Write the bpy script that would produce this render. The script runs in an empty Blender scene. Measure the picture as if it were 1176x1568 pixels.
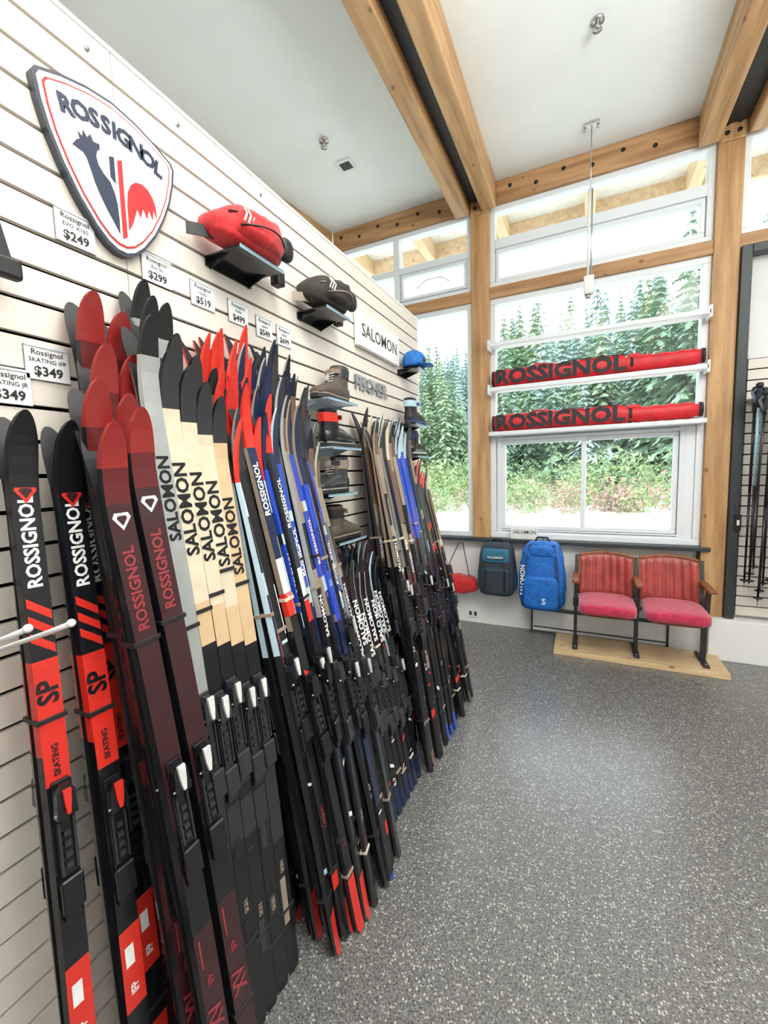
import bpy, bmesh, math, random
from mathutils import Vector, Matrix, noise as mn
R=random.Random(11)
S=bpy.context.scene
S.view_settings.view_transform='Standard'
S.view_settings.look='None'
S.view_settings.exposure=0.0
H=1.5
# ------------------------------------------------------------------ materials
def mat(name,c1,c2=None,rough=.5,metal=0,scale=20,stretch=(1,1,1),bump=0,coat=0,detail=4,spec=None,lo=.35,hi=.65,sheen=0):
    m=bpy.data.materials.new(name); m.use_nodes=True
    n=m.node_tree.nodes; l=m.node_tree.links; b=n['Principled BSDF']
    if c2 is None: c2=tuple(min(1,c*.9+.002) for c in c1)
    tc=n.new('ShaderNodeTexCoord'); mp=n.new('ShaderNodeMapping'); mp.inputs['Scale'].default_value=stretch
    nz=n.new('ShaderNodeTexNoise'); nz.inputs['Scale'].default_value=scale; nz.inputs['Detail'].default_value=detail
    cr=n.new('ShaderNodeValToRGB'); cr.color_ramp.elements[0].position=lo; cr.color_ramp.elements[1].position=hi
    cr.color_ramp.elements[0].color=(*c2,1); cr.color_ramp.elements[1].color=(*c1,1)
    l.new(tc.outputs['Object'],mp.inputs['Vector']); l.new(mp.outputs[0],nz.inputs['Vector'])
    l.new(nz.outputs[0],cr.inputs[0]); l.new(cr.outputs[0],b.inputs['Base Color'])
    b.inputs['Roughness'].default_value=rough; b.inputs['Metallic'].default_value=metal
    b.inputs['Coat Weight'].default_value=coat
    if sheen: b.inputs['Sheen Weight'].default_value=sheen
    if spec is not None: b.inputs['Specular IOR Level'].default_value=spec
    if bump:
        bp=n.new('ShaderNodeBump'); bp.inputs['Strength'].default_value=bump; bp.inputs['Distance'].default_value=.01
        l.new(nz.outputs[0],bp.inputs['Height']); l.new(bp.outputs[0],b.inputs['Normal'])
    return m
def wood(name,st,c1=(.62,.37,.17),c2=(.36,.185,.075)):
    m=mat(name,c1,c2,rough=.5,scale=3,stretch=st,detail=8,lo=.3,hi=.62)
    n=m.node_tree.nodes; l=m.node_tree.links; b=n['Principled BSDF']
    tc=n.new('ShaderNodeTexCoord'); v=n.new('ShaderNodeTexVoronoi'); v.inputs['Scale'].default_value=5.5
    mp=n.new('ShaderNodeMapping'); mp.inputs['Scale'].default_value=tuple(1 if s<2 else 1.6 for s in st)
    l.new(tc.outputs['Object'],mp.inputs[0]); l.new(mp.outputs[0],v.inputs['Vector'])
    r=n.new('ShaderNodeValToRGB'); r.color_ramp.elements[0].position=.05; r.color_ramp.elements[0].color=(.28,.15,.09,1)
    r.color_ramp.elements[1].position=.14; r.color_ramp.elements[1].color=(1,1,1,1)
    l.new(v.outputs['Distance'],r.inputs[0])
    mx=n.new('ShaderNodeMix'); mx.data_type='RGBA'; mx.blend_type='MULTIPLY'; mx.inputs[0].default_value=.8
    src=b.inputs['Base Color'].links[0].from_socket
    l.new(src,mx.inputs[6]); l.new(r.outputs[0],mx.inputs[7]); l.new(mx.outputs[2],b.inputs['Base Color'])
    return m
M_={}
def C(name,col,rough=.4,**k):
    if name not in M_: M_[name]=mat(name,col,rough=rough,**k)
    return M_[name]
black=C('black_gloss',(.008,.009,.012),.2)
blackm=C('black_matte',(.011,.011,.013),.5)
char=C('charcoal',(.03,.03,.035),.3)
white=C('white_paint',(.88,.89,.88),.5)
redski=C('ski_red',(.72,.032,.020),.22)
tipred=C('ski_tip_red',(.32,.024,.022),.25)
maroon=C('ski_maroon',(.042,.012,.015),.25)
maroonr=C('ski_maroon_red',(.13,.014,.016),.25)
dimred=C('ski_print_red',(.30,.03,.04),.4)
silver=C('ski_silver',(.46,.48,.48),.25,metal=.4)
cream=C('ski_cream',(.70,.61,.46),.3)
creamw=C('ski_cream_wood',(.66,.47,.28),.35)
blue=C('ski_blue',(.02,.07,.50),.22)
navy=C('ski_navy',(.010,.022,.07),.25)
lblue=C('ski_pale_blue',(.50,.66,.76),.25)
brown=C('ski_brown',(.17,.095,.06),.3)
taupe=C('ski_taupe',(.33,.26,.20),.3)
wht=C('print_white',(.9,.9,.9),.4)
steel=C('brushed_steel',(.6,.6,.6),.3,metal=1)
woodX=wood('fir_wood_x',(.6,7,7),(.56,.32,.15),(.32,.16,.065)); woodY=wood('fir_wood_y',(7,.6,7)); woodZ=wood('fir_wood_z',(7,7,.6))
# ------------------------------------------------------------------ geometry builder
TXT={}
def text_geo(body,size,bold):
    k=(body,size,bold)
    if k in TXT: return TXT[k]
    cu=bpy.data.curves.new('t','FONT'); cu.body=body; cu.size=size; cu.align_x='CENTER'; cu.align_y='CENTER'
    cu.offset=bold*size; cu.resolution_u=2
    o=bpy.data.objects.new('t',cu); S.collection.objects.link(o)
    bpy.context.view_layer.update()
    me=bpy.data.meshes.new_from_object(o.evaluated_get(bpy.context.evaluated_depsgraph_get()))
    vs=[tuple(v.co) for v in me.vertices]; fs=[tuple(p.vertices) for p in me.polygons]
    bpy.data.objects.remove(o); bpy.data.curves.remove(cu); bpy.data.meshes.remove(me)
    TXT[k]=(vs,fs); return TXT[k]
class G:
    def __init__(s): s.v=[];s.f=[];s.m=[];s.sm=[];s.mats=[]
    def mi(s,m):
        if m not in s.mats: s.mats.append(m)
        return s.mats.index(m)
    def add(s,vs,fs,m,M=None,smooth=False):
        o=len(s.v); i=s.mi(m)
        for v in vs:
            v=Vector(v); s.v.append(M@v if M else v)
        for f in fs:
            s.f.append([a+o for a in f]); s.m.append(i); s.sm.append(smooth)
    def box(s,x0,x1,y0,y1,z0,z1,m,M=None):
        vs=[(x,y,z) for x in(x0,x1) for y in(y0,y1) for z in(z0,z1)]
        s.add(vs,[(0,1,3,2),(4,6,7,5),(0,4,5,1),(2,3,7,6),(0,2,6,4),(1,5,7,3)],m,M)
    def rbox(s,x0,x1,y0,y1,z0,z1,m,r=.005,M=None,seg=2):
        bm=bmesh.new(); bmesh.ops.create_cube(bm,size=1)
        for v in bm.verts: v.co=Vector(((x0+x1)/2+v.co.x*(x1-x0),(y0+y1)/2+v.co.y*(y1-y0),(z0+z1)/2+v.co.z*(z1-z0)))
        bmesh.ops.bevel(bm,geom=list(bm.edges),offset=r,segments=seg,affect='EDGES',profile=.5)
        s.bm(bm,m,M,False)
    def bm(s,bm,m,M=None,smooth=True):
        bm.verts.index_update()
        s.add([v.co.copy() for v in bm.verts],[[v.index for v in f.verts] for f in bm.faces],m,M,smooth); bm.free()
    def tube(s,pts,r,m,n=8,M=None,cap=True):
        pts=[Vector(p) for p in pts]; vs=[];fs=[]
        rr=r if isinstance(r,(list,tuple)) else [r]*len(pts)
        pu=None
        for i,p in enumerate(pts):
            t=(pts[min(i+1,len(pts)-1)]-pts[max(i-1,0)]).normalized()
            if pu is None:
                pu=Vector((0,0,1)) if abs(t.z)<.9 else Vector((1,0,0))
            a=(pu-t*pu.dot(t)).normalized(); pu=a; b=t.cross(a)
            for k in range(n):
                q=2*math.pi*k/n; vs.append(p+(a*math.cos(q)+b*math.sin(q))*rr[i])
        for i in range(len(pts)-1):
            for k in range(n):
                fs.append((i*n+k,i*n+(k+1)%n,(i+1)*n+(k+1)%n,(i+1)*n+k))
        if cap: fs.append(tuple(range(n-1,-1,-1))); fs.append(tuple((len(pts)-1)*n+k for k in range(n)))
        s.add(vs,fs,m,M,True)
    def strap(s,pts,w,wd,th,m,M=None):
        "flat band along pts; wd = width direction"
        pts=[Vector(p) for p in pts]; wd=Vector(wd).normalized(); vs=[];fs=[]
        for i,p in enumerate(pts):
            t=(pts[min(i+1,len(pts)-1)]-pts[max(i-1,0)]).normalized(); nn=t.cross(wd).normalized()
            for a,b in((-1,-1),(1,-1),(1,1),(-1,1)): vs.append(p+wd*a*w/2+nn*b*th/2)
        for i in range(len(pts)-1):
            for k in range(4): fs.append((i*4+k,i*4+(k+1)%4,(i+1)*4+(k+1)%4,(i+1)*4+k))
        fs.append((3,2,1,0)); e=(len(pts)-1)*4; fs.append((e,e+1,e+2,e+3))
        s.add(vs,fs,m,M)
    def sq(s,c,h,m,e1=.5,e2=.5,M=None,nu=28,nv=16,fn=None):
        def pw(a,e): return math.copysign(abs(a)**e,a)
        vs=[];fs=[]
        for j in range(nv+1):
            ph=-math.pi/2+math.pi*j/nv
            for i in range(nu):
                th=2*math.pi*i/nu
                p=Vector((h[0]*pw(math.cos(ph),e1)*pw(math.cos(th),e2),h[1]*pw(math.cos(ph),e1)*pw(math.sin(th),e2),h[2]*pw(math.sin(ph),e1)))
                if fn: p=fn(p)
                vs.append(p+Vector(c))
        for j in range(nv):
            for i in range(nu): fs.append((j*nu+i,j*nu+(i+1)%nu,(j+1)*nu+(i+1)%nu,(j+1)*nu+i))
        s.add(vs,fs,m,M,True)
    def loft(s,rings,m,M=None,smooth=True,cap=True):
        n=len(rings[0]); vs=[p for r in rings for p in r]; fs=[]
        for i in range(len(rings)-1):
            for k in range(n): fs.append((i*n+k,i*n+(k+1)%n,(i+1)*n+(k+1)%n,(i+1)*n+k))
        if cap: fs.append(tuple(range(n-1,-1,-1))); fs.append(tuple((len(rings)-1)*n+k for k in range(n)))
        s.add(vs,fs,m,M,smooth)
    def prism(s,pts,d,m,M=None):
        n=len(pts); d=Vector(d); a=[Vector(p) for p in pts]
        vs=a+[p+d for p in a]
        fs=[tuple(range(n-1,-1,-1)),tuple(range(n,2*n))]+[(k,(k+1)%n,n+(k+1)%n,n+k) for k in range(n)]
        s.add(vs,fs,m,M)
    def text(s,body,size,M,m,bold=.02):
        vs,fs=text_geo(body,size,bold); s.add(vs,fs,m,M)
    def done(s,name,recalc=True):
        me=bpy.data.meshes.new(name); me.from_pydata([tuple(v) for v in s.v],[],s.f)
        for m in s.mats: me.materials.append(m)
        me.polygons.foreach_set('material_index',s.m); me.polygons.foreach_set('use_smooth',s.sm)
        if recalc:
            bm=bmesh.new(); bm.from_mesh(me); bmesh.ops.recalc_face_normals(bm,faces=bm.faces); bm.to_mesh(me); bm.free()
        me.update()
        o=bpy.data.objects.new(name,me); S.collection.objects.link(o); return o
def cols(x,y,z,t):
    m=Matrix.Identity(4)
    for i,a in enumerate((x,y,z,t)):
        for j in range(3): m[j][i]=a[j]
    return m
def wallM(y,z,x=-1.09):   # text on the slat wall, facing +X
    return cols((0,1,0),(0,0,1),(1,0,0),(x,y,z))
def backM(x,z,y=3.99):    # text on back wall facing -Y
    return cols((1,0,0),(0,0,1),(0,-1,0),(x,y,z))
# ------------------------------------------------------------------ camera
cd=bpy.data.cameras.new('camera'); cam=bpy.data.objects.new('camera',cd); S.collection.objects.link(cam)
cd.sensor_fit='HORIZONTAL'; cd.sensor_width=36; cd.lens=640/1176*36; cd.clip_start=.02; cd.clip_end=500
z=Vector((.4328,-.8963,.0941)).normalized(); x=Vector((.9013,.4328,-.0273)); x=(x-z*x.dot(z)).normalized(); y=z.cross(x)
cam.matrix_world=cols(x,y,z,(0,0,H)); S.camera=cam
# ------------------------------------------------------------------ room shell
CE=3.98; XL=-2.5; XR=2.7; YF=-2.4; YB=4.0; XLF=-3.40
# floor
fm=bpy.data.materials.new('speckled_terrazzo'); fm.use_nodes=True
n=fm.node_tree.nodes; l=fm.node_tree.links; b=n['Principled BSDF']
tc=n.new('ShaderNodeTexCoord')
def vor(sc,thr,r0,r1):
    v=n.new('ShaderNodeTexVoronoi'); v.inputs['Scale'].default_value=sc; l.new(tc.outputs['Object'],v.inputs['Vector'])
    sp=n.new('ShaderNodeSeparateColor'); l.new(v.outputs['Color'],sp.inputs[0])
    g=n.new('ShaderNodeMath'); g.operation='GREATER_THAN'; g.inputs[1].default_value=thr; l.new(sp.outputs[0],g.inputs[0])
    r=n.new('ShaderNodeMapRange'); r.inputs[1].default_value=r1; r.inputs[2].default_value=r0; l.new(v.outputs['Distance'],r.inputs[0])
    k=n.new('ShaderNodeMath'); k.operation='MULTIPLY'; l.new(g.outputs[0],k.inputs[0]); l.new(r.outputs[0],k.inputs[1]); return k.outputs[0]
nz=n.new('ShaderNodeTexNoise'); nz.inputs['Scale'].default_value=150; l.new(tc.outputs['Object'],nz.inputs['Vector'])
cr=n.new('ShaderNodeValToRGB'); cr.color_ramp.elements[0].color=(.075,.075,.072,1); cr.color_ramp.elements[1].color=(.20,.198,.19,1)
cr.color_ramp.elements[0].position=.32; cr.color_ramp.elements[1].position=.68
l.new(nz.outputs[0],cr.inputs[0]); cur=cr.outputs[0]
for sc,thr,c in((115,.74,(.44,.435,.41,1)),(200,.74,(.30,.30,.29,1)),(170,.8,(.04,.04,.04,1))):
    k=vor(sc,thr,.3,.5); mx=n.new('ShaderNodeMix'); mx.data_type='RGBA'; mx.inputs[7].default_value=c
    l.new(k,mx.inputs[0]); l.new(cur,mx.inputs[6]); cur=mx.outputs[2]
l.new(cur,b.inputs['Base Color']); b.inputs['Roughness'].default_value=.27; b.inputs['Specular IOR Level'].default_value=.9
nb=n.new('ShaderNodeTexNoise'); nb.inputs['Scale'].default_value=60; l.new(tc.outputs['Object'],nb.inputs['Vector'])
bp=n.new('ShaderNodeBump'); bp.inputs['Strength'].default_value=.2; bp.inputs['Distance'].default_value=.004; l.new(nb.outputs[0],bp.inputs['Height']); l.new(bp.outputs[0],b.inputs['Normal'])
g=G(); g.box(XLF-.1,XR+.1,YF-.1,YB+.15,-.1,0,fm); g.done('floor')
ceilm=mat('ceiling_white',(.90,.93,.91),(.87,.90,.88),rough=.8,scale=2.5)
g=G(); g.box(XLF-.1,XR+.1,YF-.1,YB+.15,CE,CE+.12,ceilm)
g.done('ceiling')
wallp=mat('wall_paint',(.86,.86,.84),(.83,.83,.82),rough=.7,scale=3)
g=G(); g.prism([(XL,YB,0),(XL-.1,YB,0),(XLF-.1,YF,0),(XLF,YF,0)],(0,0,CE),wallp); g.done('wall_left')
g=G(); g.box(XR,XR+.1,YF,YB,0,CE,wallp); g.done('wall_right')
g=G(); g.box(XLF-.1,XR,YF-.1,YF,0,CE,wallp); g.done('wall_front')
g=G(); g.box(XL,XR,YB,YB+.15,0,.83,wallp); g.box(1.03,XR,YB,YB+.15,.83,3.0,wallp); g.done('wall_back')
# sill
dark=C('dark_trim',(.035,.045,.05),.4)
g=G(); g.rbox(XL+.01,.87,3.90,4.05,.828,.862,dark,.006); g.rbox(.80,.86,3.955,3.998,.60,.828,dark,.004); g.done('trim_1')
# beams
def beam(x0,x1,name='ceiling_beam'):
    g=G(); g.rbox(x0,x1,YF+.02,3.90,CE-.235,CE-.001,woodY,.008); return g.done(name)
for a,b_ in((-1.09,-.965),(-.855,-.735),(.69,.812),(.972,1.09)): beam(a,b_)
g=G(); g.prism([(XL+.10,3.92,CE-.2),(XL+.005,3.92,CE-.2),(XLF+.03,YF+.02,CE-.2),(XLF+.13,YF+.02,CE-.2)],(0,0,.198),woodY); g.done('ceiling_beam')
g=G()
for x0,x1 in((-.964,-.856),(.813,.971)): g.box(x0,x1,YF+.02,3.89,CE-.14,CE-.002,blackm)  # black strips stand in for the shade between paired beams
g.done('beam_gap_shade')
# header + bolts
g=G(); g.rbox(XL+.1,XR-.01,3.93,4.12,CE-.185,CE-.002,woodX,.006)
for i in range(24):
    xx=-2.3+i*.21
    if min(abs(xx+.88),abs(xx-.89))<.26: continue
    g.tube([(xx,3.932,CE-.07-(i%2)*.04),(xx,3.926,CE-.07-(i%2)*.04)],.016,blackm,12)
g.done('header_beam')
def post(x0,x1,z0):
    g=G(); g.rbox(x0,x1,3.925,3.998 if z0<.5 else 4.13,z0,CE-.187,woodZ,.006)
    g.rbox(x0+.002,x1-.002,3.905,3.929,CE-.24,CE-.06,woodZ,.006)
    xc=(x0+x1)/2
    for dx,dz in((-.035,-.13),(.035,-.13),(-.035,-.19),(.035,-.19)):
        g.tube([(xc+dx,3.907,CE+dz),(xc+dx,3.897,CE+dz)],.014,blackm,12)
    g.done('timber_post')
post(-.96,-.80,.862); post(.812,.966,.32)
g=G(); g.box(.81,.97,4.0,4.14,.83,CE-.187,woodZ); g.done('trim_4')
# transoms
g=G(); g.rbox(XL+.1,-.96,3.935,4.11,3.02,3.115,woodX,.005); g.rbox(-.80,.812,3.935,4.11,3.02,3.115,woodX,.005); g.rbox(.966,XR-.01,3.935,4.11,3.02,3.115,woodX,.005); g.done('trim_3')
# ------------------------------------------------------------------ windows
glass=bpy.data.materials.new('window_glass'); glass.use_nodes=True
nn=glass.node_tree.nodes; ll=glass.node_tree.links; nn.clear()
o_=nn.new('ShaderNodeOutputMaterial'); t_=nn.new('ShaderNodeBsdfTransparent'); g_=nn.new('ShaderNodeBsdfGlossy'); g_.inputs['Roughness'].default_value=.02
t_.inputs[0].default_value=(.97,.99,.99,1); mx=nn.new('ShaderNodeMixShader'); mx.inputs[0].default_value=.04
ll.new(t_.outputs[0],mx.inputs[1]); ll.new(g_.outputs[0],mx.inputs[2]); ll.new(mx.outputs[0],o_.inputs[0])
vinyl=mat('white_vinyl_frame',(.82,.86,.90),(.80,.84,.88),rough=.35,scale=2)
def frame(g,x0,x1,z0,z1,w=.045,y0=3.965,y1=4.06,m=None):
    m=m or vinyl
    g.rbox(x0,x1,y0,y1,z0,z0+w,m,.005); g.rbox(x0,x1,y0,y1,z1-w,z1,m,.005)
    g.rbox(x0,x0+w,y0,y1,z0+w,z1-w,m,.005); g.rbox(x1-w,x1,y0,y1,z0+w,z1-w,m,.005)
def pane(g,x0,x1,z0,z1,y=4.03): g.add([(x0,y,z0),(x1,y,z0),(x1,y,z1),(x0,y,z1)],[(0,1,2,3)],glass)
g=G(); frame(g,-.80,.812,3.115,3.795); g.rbox(-.755,.767,3.96,4.06,3.44,3.52,vinyl,.005)
frame(g,-.75,.762,3.165,3.44,.03,3.98,4.05); pane(g,-.755,.767,3.16,3.75); g.done('window_1')
g=G(); frame(g,-.80,.812,.862,3.02,.05)
pane(g,-.75,.762,1.85,2.97)
g.rbox(-.75,.762,3.95,4.06,1.80,1.86,vinyl,.005)
frame(g,-.74,.70,.90,1.80,.04,3.975,4.05); frame(g,-.70,.00,.945,1.76,.035,3.985,4.04); frame(g,-.03,.66,.945,1.76,.035,3.995,4.05)
pane(g,-.69,.65,.95,1.75); g.rbox(.66,.762,3.98,4.05,.912,1.80,vinyl,.004)
for zz in(.93,1.79): g.box(-.70,.66,3.972,3.978,zz-.002,zz+.002,char)
g.done('window_2')
g=G(); frame(g,XL+.1,-.96,3.115,3.795); g.rbox(-1.735,-1.675,3.96,4.06,3.16,3.75,vinyl,.005)
g.rbox(-1.675,-1.005,3.96,4.06,3.42,3.48,vinyl,.005); g.rbox(XL+.14,-1.735,3.96,4.06,3.42,3.48,vinyl,.005); frame(g,-1.67,-1.01,3.17,3.42,.03,3.975,4.05)
pane(g,XL+.14,-1.0,3.16,3.75); g.tube([(-1.5,3.97,3.26),(-1.4,3.95,3.31),(-1.25,3.95,3.31),(-1.17,3.97,3.26)],.005,steel,6); g.done('window_3')
g=G(); frame(g,XL+.1,-.96,.862,3.02,.05); pane(g,XL+.14,-1.0,.9,2.98); g.done('window_4')
g=G(); frame(g,.966,XR-.02,3.115,3.795); pane(g,1.0,XR-.06,3.15,3.75); g.rbox(1.8,1.86,3.96,4.06,3.16,3.75,vinyl,.005); g.done('window_5')
# display rails in front of the glass
for zz in(2.215,2.60):
    g=G(); g.rbox(-.79,.80,3.84,3.964,zz-.028,zz+.010,vinyl,.006)
    for xx in(-.795,.79): g.rbox(xx-.004,xx+.014,3.84,3.964,zz-.05,zz+.035,vinyl,.002)
    g.done('display_rail')
g=G(); g.rbox(-.79,.80,3.84,3.949,1.80,1.835,vinyl,.006); g.done('display_rail')
# dark frame & right panel
g=G(); g.rbox(.968,1.03,3.90,3.999,.322,3.02,dark,.005); g.rbox(1.03,XR-.01,3.90,3.999,2.96,3.02,dark,.005); g.done('door_frame_dark')
g=G(); g.rbox(.87,XR-.02,3.86,3.999,0,.32,wallp,.006); g.box(1.3,1.5,3.85,3.862,.0,.18,dark); g.done('baseboard_back')
slatm=mat('slatwall_cream',(.80,.745,.68),(.76,.70,.63),rough=.4,scale=1.2)
grv=mat('slat_groove',(.004,.004,.004),(.003,.003,.003),rough=.9,spec=.1)
g=G(); g.box(1.05,XR-.05,3.985,3.999,.34,2.25,grv)
for i in range(25):
    z0=.345+i*.0762
    g.box(1.05,XR-.05,3.955,3.975,z0,z0+.067,slatm)
g.done('slatwall_panel_right')
# ------------------------------------------------------------------ slat wall partition
TOP=2.575; SP=.0762
g=G(); g.box(-1.22,-1.122,-2.2,2.9,0,TOP,grv)
z1=TOP
while z1>.02:
    z0=max(0,z1-SP+.0095)
    for a,b_ in((-2.2,-.462),(-.46,.758),(.76,1.978),(1.98,2.9)):
        g.box(-1.114,-1.10,a,b_,z0,z1,slatm)
    z1-=SP
g.box(-1.225,-1.098,2.9,2.915,0,TOP,wallp); g.box(-1.225,-1.098,-2.2,2.915,TOP,TOP+.012,wallp); g.box(-1.235,-1.22,-2.2,2.915,0,TOP,wallp)
for yy in(.70,.95,1.3): g.tube([(-1.099,yy,TOP-.04),(-1.096,yy,TOP-.04)],.006,steel,8)
g.done('slatwall_partition')
# ------------------------------------------------------------------ logo shield
def shield(sc):
    P=[(-.172,.305),(-.165,.318),(-.12,.338),(-.06,.356),(0,.364),(.06,.356),(.12,.338),(.165,.318),(.172,.305),(.166,.26),(.152,.205),(.128,.145),(.098,.088),(.062,.038),(.035,.012),(.012,.001),(-.012,.001),(-.035,.012),(-.062,.038),(-.098,.088),(-.128,.145),(-.152,.205),(-.166,.26)]
    return [(a*sc,.20+(b_-.20)*sc) for a,b_ in P]
cy,cz=.736,2.072
g=G()
lg=C('logo_slate',(.05,.06,.08),.4); lw=C('logo_white',(.90,.89,.87),.35); lr=C('logo_red',(.62,.03,.035),.35); ln=C('logo_navy',(.022,.035,.075),.4)
for sc,x0,th,m in((1,-1.10,.022,lg),(.955,-1.078,.002,lw),(.90,-1.076,.0015,lr),(.875,-1.0745,.0015,lw)):
    g.prism([(x0,cy+a,cz+b_) for a,b_ in shield(sc)],(th,0,0),m)
# rooster: crowned head with beak to the left, arched neck, breast narrowing to a point
ro=[(.632,.770),(.642,.786),(.649,.792),(.646,.806),(.655,.801),(.658,.817),(.666,.806),(.674,.818),(.680,.805),(.694,.808),(.694,.797),(.687,.789),(.684,.775),(.688,.758),(.700,.744),(.714,.734),(.723,.713),(.728,.69),(.730,.655),(.729,.620),(.717,.640),(.702,.662),(.688,.687),(.676,.713),(.668,.740),(.662,.758),(.655,.767),(.646,.768)]
g.prism([(-1.073,a,H+b_) for a,b_ in ro],(.0015,0,0),ln)
g.prism([(-1.073,a,H+b_) for a,b_ in[(.736,.612),(.748,.620),(.748,.805),(.736,.797)]],(.0015,0,0),lr)
g.prism([(-1.073,a,H+b_) for a,b_ in[(.716,.748),(.728,.738),(.728,.800),(.716,.795)]],(.0015,0,0),ln)
tail=[(.754,.640),(.754,.70),(.758,.735),(.768,.758),(.782,.772),(.80,.777),(.816,.772),(.828,.758),(.836,.738),(.837,.708),(.829,.728),(.824,.700),(.815,.722),(.808,.694),(.798,.716),(.789,.688),(.781,.706),(.772,.680),(.765,.66)]
g.prism([(-1.073,a,H+b_) for a,b_ in tail],(.0015,0,0),lr)
W=[1,1.08,.88,.88,.42,1.08,1.0,1.08,.78]; tot=sum(W)+.0; acc=0; span=.256
for ch,wd_ in zip('ROSSIGNOL',W):
    q=((acc+wd_/2)/tot)*2-1; acc+=wd_
    ty=.736+q*span/2; zz=H+.864-.024*q*q; an=-q*.22
    up=Vector((0,math.sin(-an),math.cos(an))); rt=Vector((0,math.cos(an),math.sin(an)))
    g.text(ch,.052,cols(rt,up,(1,0,0),(-1.0715,ty,zz)),ln,.042)
g.done('logo_sign')
# price tags
paper=C('paper',(.90,.91,.93),.5); ink=C('ink',(.02,.02,.02),.6); tedge=C('tag_edge',(.25,.25,.26),.5)
for yy,zz,w,t1,t2 in((.635,.588,.086,'EVO X165','$249'),(.844,.581,.09,'Evo 55','$299'),(1.0,.568,.09,'Delta','$519'),(1.15,.5625,.09,'Delta','$499'),(1.28,.55,.085,'Speed','$549'),(1.394,.55,.085,'Speed','$699'),(.549,.262,.086,'SKATING IFP','$349'),(.472,.202,.08,'SKATING JR','$349')):
    g=G(); g.box(-1.098,-1.0965,yy-w/2-.001,yy+w/2+.001,H+zz-.037,H+zz+.037,tedge); g.box(-1.0965,-1.095,yy-w/2,yy+w/2,H+zz-.036,H+zz+.036,paper)
    g.text('Rossignol',.0165,wallM(yy,H+zz+.023,-1.0944),ink,.015); g.text(t1,.013,wallM(yy,H+zz+.006,-1.0944),ink,.01)
    g.text(t2,.028,wallM(yy,H+zz-.018,-1.0944),ink,.03); g.box(-1.0985,-1.093,yy-w/2,yy+w/2,H+zz+.034,H+zz+.039,C('clear_tag_rail',(.7,.75,.8),.2))
    g.done('price_tag')
# brand boards
g=G(); g.rbox(-1.095,-1.07,1.97,2.5,H+.665,H+.845,white,.004); g.text('SALOMON',.095,wallM(2.235,H+.75,-1.0692),char,.012); g.done('brand_sign')
g=G(); gl=C('sign_letters_grey',(.40,.41,.43),.3,metal=.5)
vs,fs=text_geo('FISCHER',.105,.03)
M=wallM(2.15,H+.475,-1.088); g.add(vs,fs,gl,M); g.add([(a,b_,.0-.011) for a,b_,c in vs],fs,gl,M); g.done('lettering_sign')
# ------------------------------------------------------------------ skis
ST={
'rb':dict(z=[(0,blackm),(.07,redski),(.10,black),(.19,redski),(.31,black),(.545,redski),(.70,black)],t=('ROSSIGNOL',.845,.034,wht),w=.050,b=black,stripes=redski,tt=('SP',.66,.05,black),tri=redski,tz=.905),
'ma':dict(z=[(0,maroon),(.30,black),(.46,maroon),(.90,maroonr),(.945,tipred)],t=('ROSSIGNOL',.79,.033,dimred),w=.055,b=black,tri=wht,tz=.88,tt=('XV',.16,.05,dimred),round=1),
'si':dict(z=[(0,blackm),(.30,char),(.52,silver),(.955,black)],t=('SALOMON',.78,.042,black),w=.046,b=char),
'cr':dict(z=[(0,black),(.30,char),(.36,black),(.60,creamw),(.66,cream),(.925,char)],t=('SALOMON',.79,.048,black),w=.048,b=char),
'cw':dict(z=[(0,black),(.25,char),(.52,black),(.60,creamw),(.93,char)],t=('SALOMON',.78,.045,black),w=.048,b=char),
'r1':dict(z=[(0,redski),(.05,black),(.45,navy),(.66,lblue),(.70,black),(.80,wht),(.86,redski)],t=('ROSSIGNOL',.55,.03,dimred),w=.038,b=black),
'r2':dict(z=[(0,redski),(.08,black),(.58,redski),(.62,wht),(.68,navy),(.90,redski)],t=('ROSSIGNOL',.80,.03,wht),w=.038,b=black),
'bl':dict(z=[(0,blue),(.04,black),(.20,navy),(.60,blue),(.88,navy)],t=('ROSSIGNOL',.75,.03,navy),w=.038,b=black),
'bw':dict(z=[(0,black),(.25,navy),(.6,lblue),(.63,blue),(.76,lblue),(.78,blue),(.90,navy)],t=('ROSSIGNOL',.70,.03,wht),w=.037,b=black),
'dk':dict(z=[(0,black),(.10,redski),(.13,black),(.50,char),(.56,black),(.9,char)],t=('ROSSIGNOL',.50,.03,dimred),w=.037,b=black),
'dt':dict(z=[(0,black),(.5,black),(.66,taupe),(.69,black),(.78,taupe),(.90,brown),(.96,black)],t=('SALOMON',.60,.03,wht),w=.037,b=char),
'ks':dict(z=[(0,navy),(.1,black),(.55,char),(.62,black),(.95,char)],t=('SALOMON',.74,.042,wht),w=.040,b=char),
'br':dict(z=[(0,brown),(.06,black),(.5,brown),(.66,taupe),(.72,brown),(.88,taupe),(.95,black)],t=('FISCHER',.6,.03,wht),w=.038,b=black),
'cb':dict(z=[(0,black),(.3,taupe),(.34,black),(.66,cream),(.69,taupe),(.74,brown),(.90,cream)],t=('SALOMON',.55,.03,wht),w=.038,b=char),
'b2':dict(z=[(0,blue),(.05,black),(.55,char),(.66,blue),(.92,lblue)],t=('SALOMON',.5,.03,wht),w=.038,b=black),
'r3':dict(z=[(0,black),(.12,redski),(.14,black),(.66,redski),(.69,black),(.75,redski),(.78,char),(.94,redski)],t=('FISCHER',.5,.03,wht),w=.038,b=black),
}
leverw=C('binding_lever',(.72,.72,.71),.3)
RS=random.Random(77)
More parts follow.
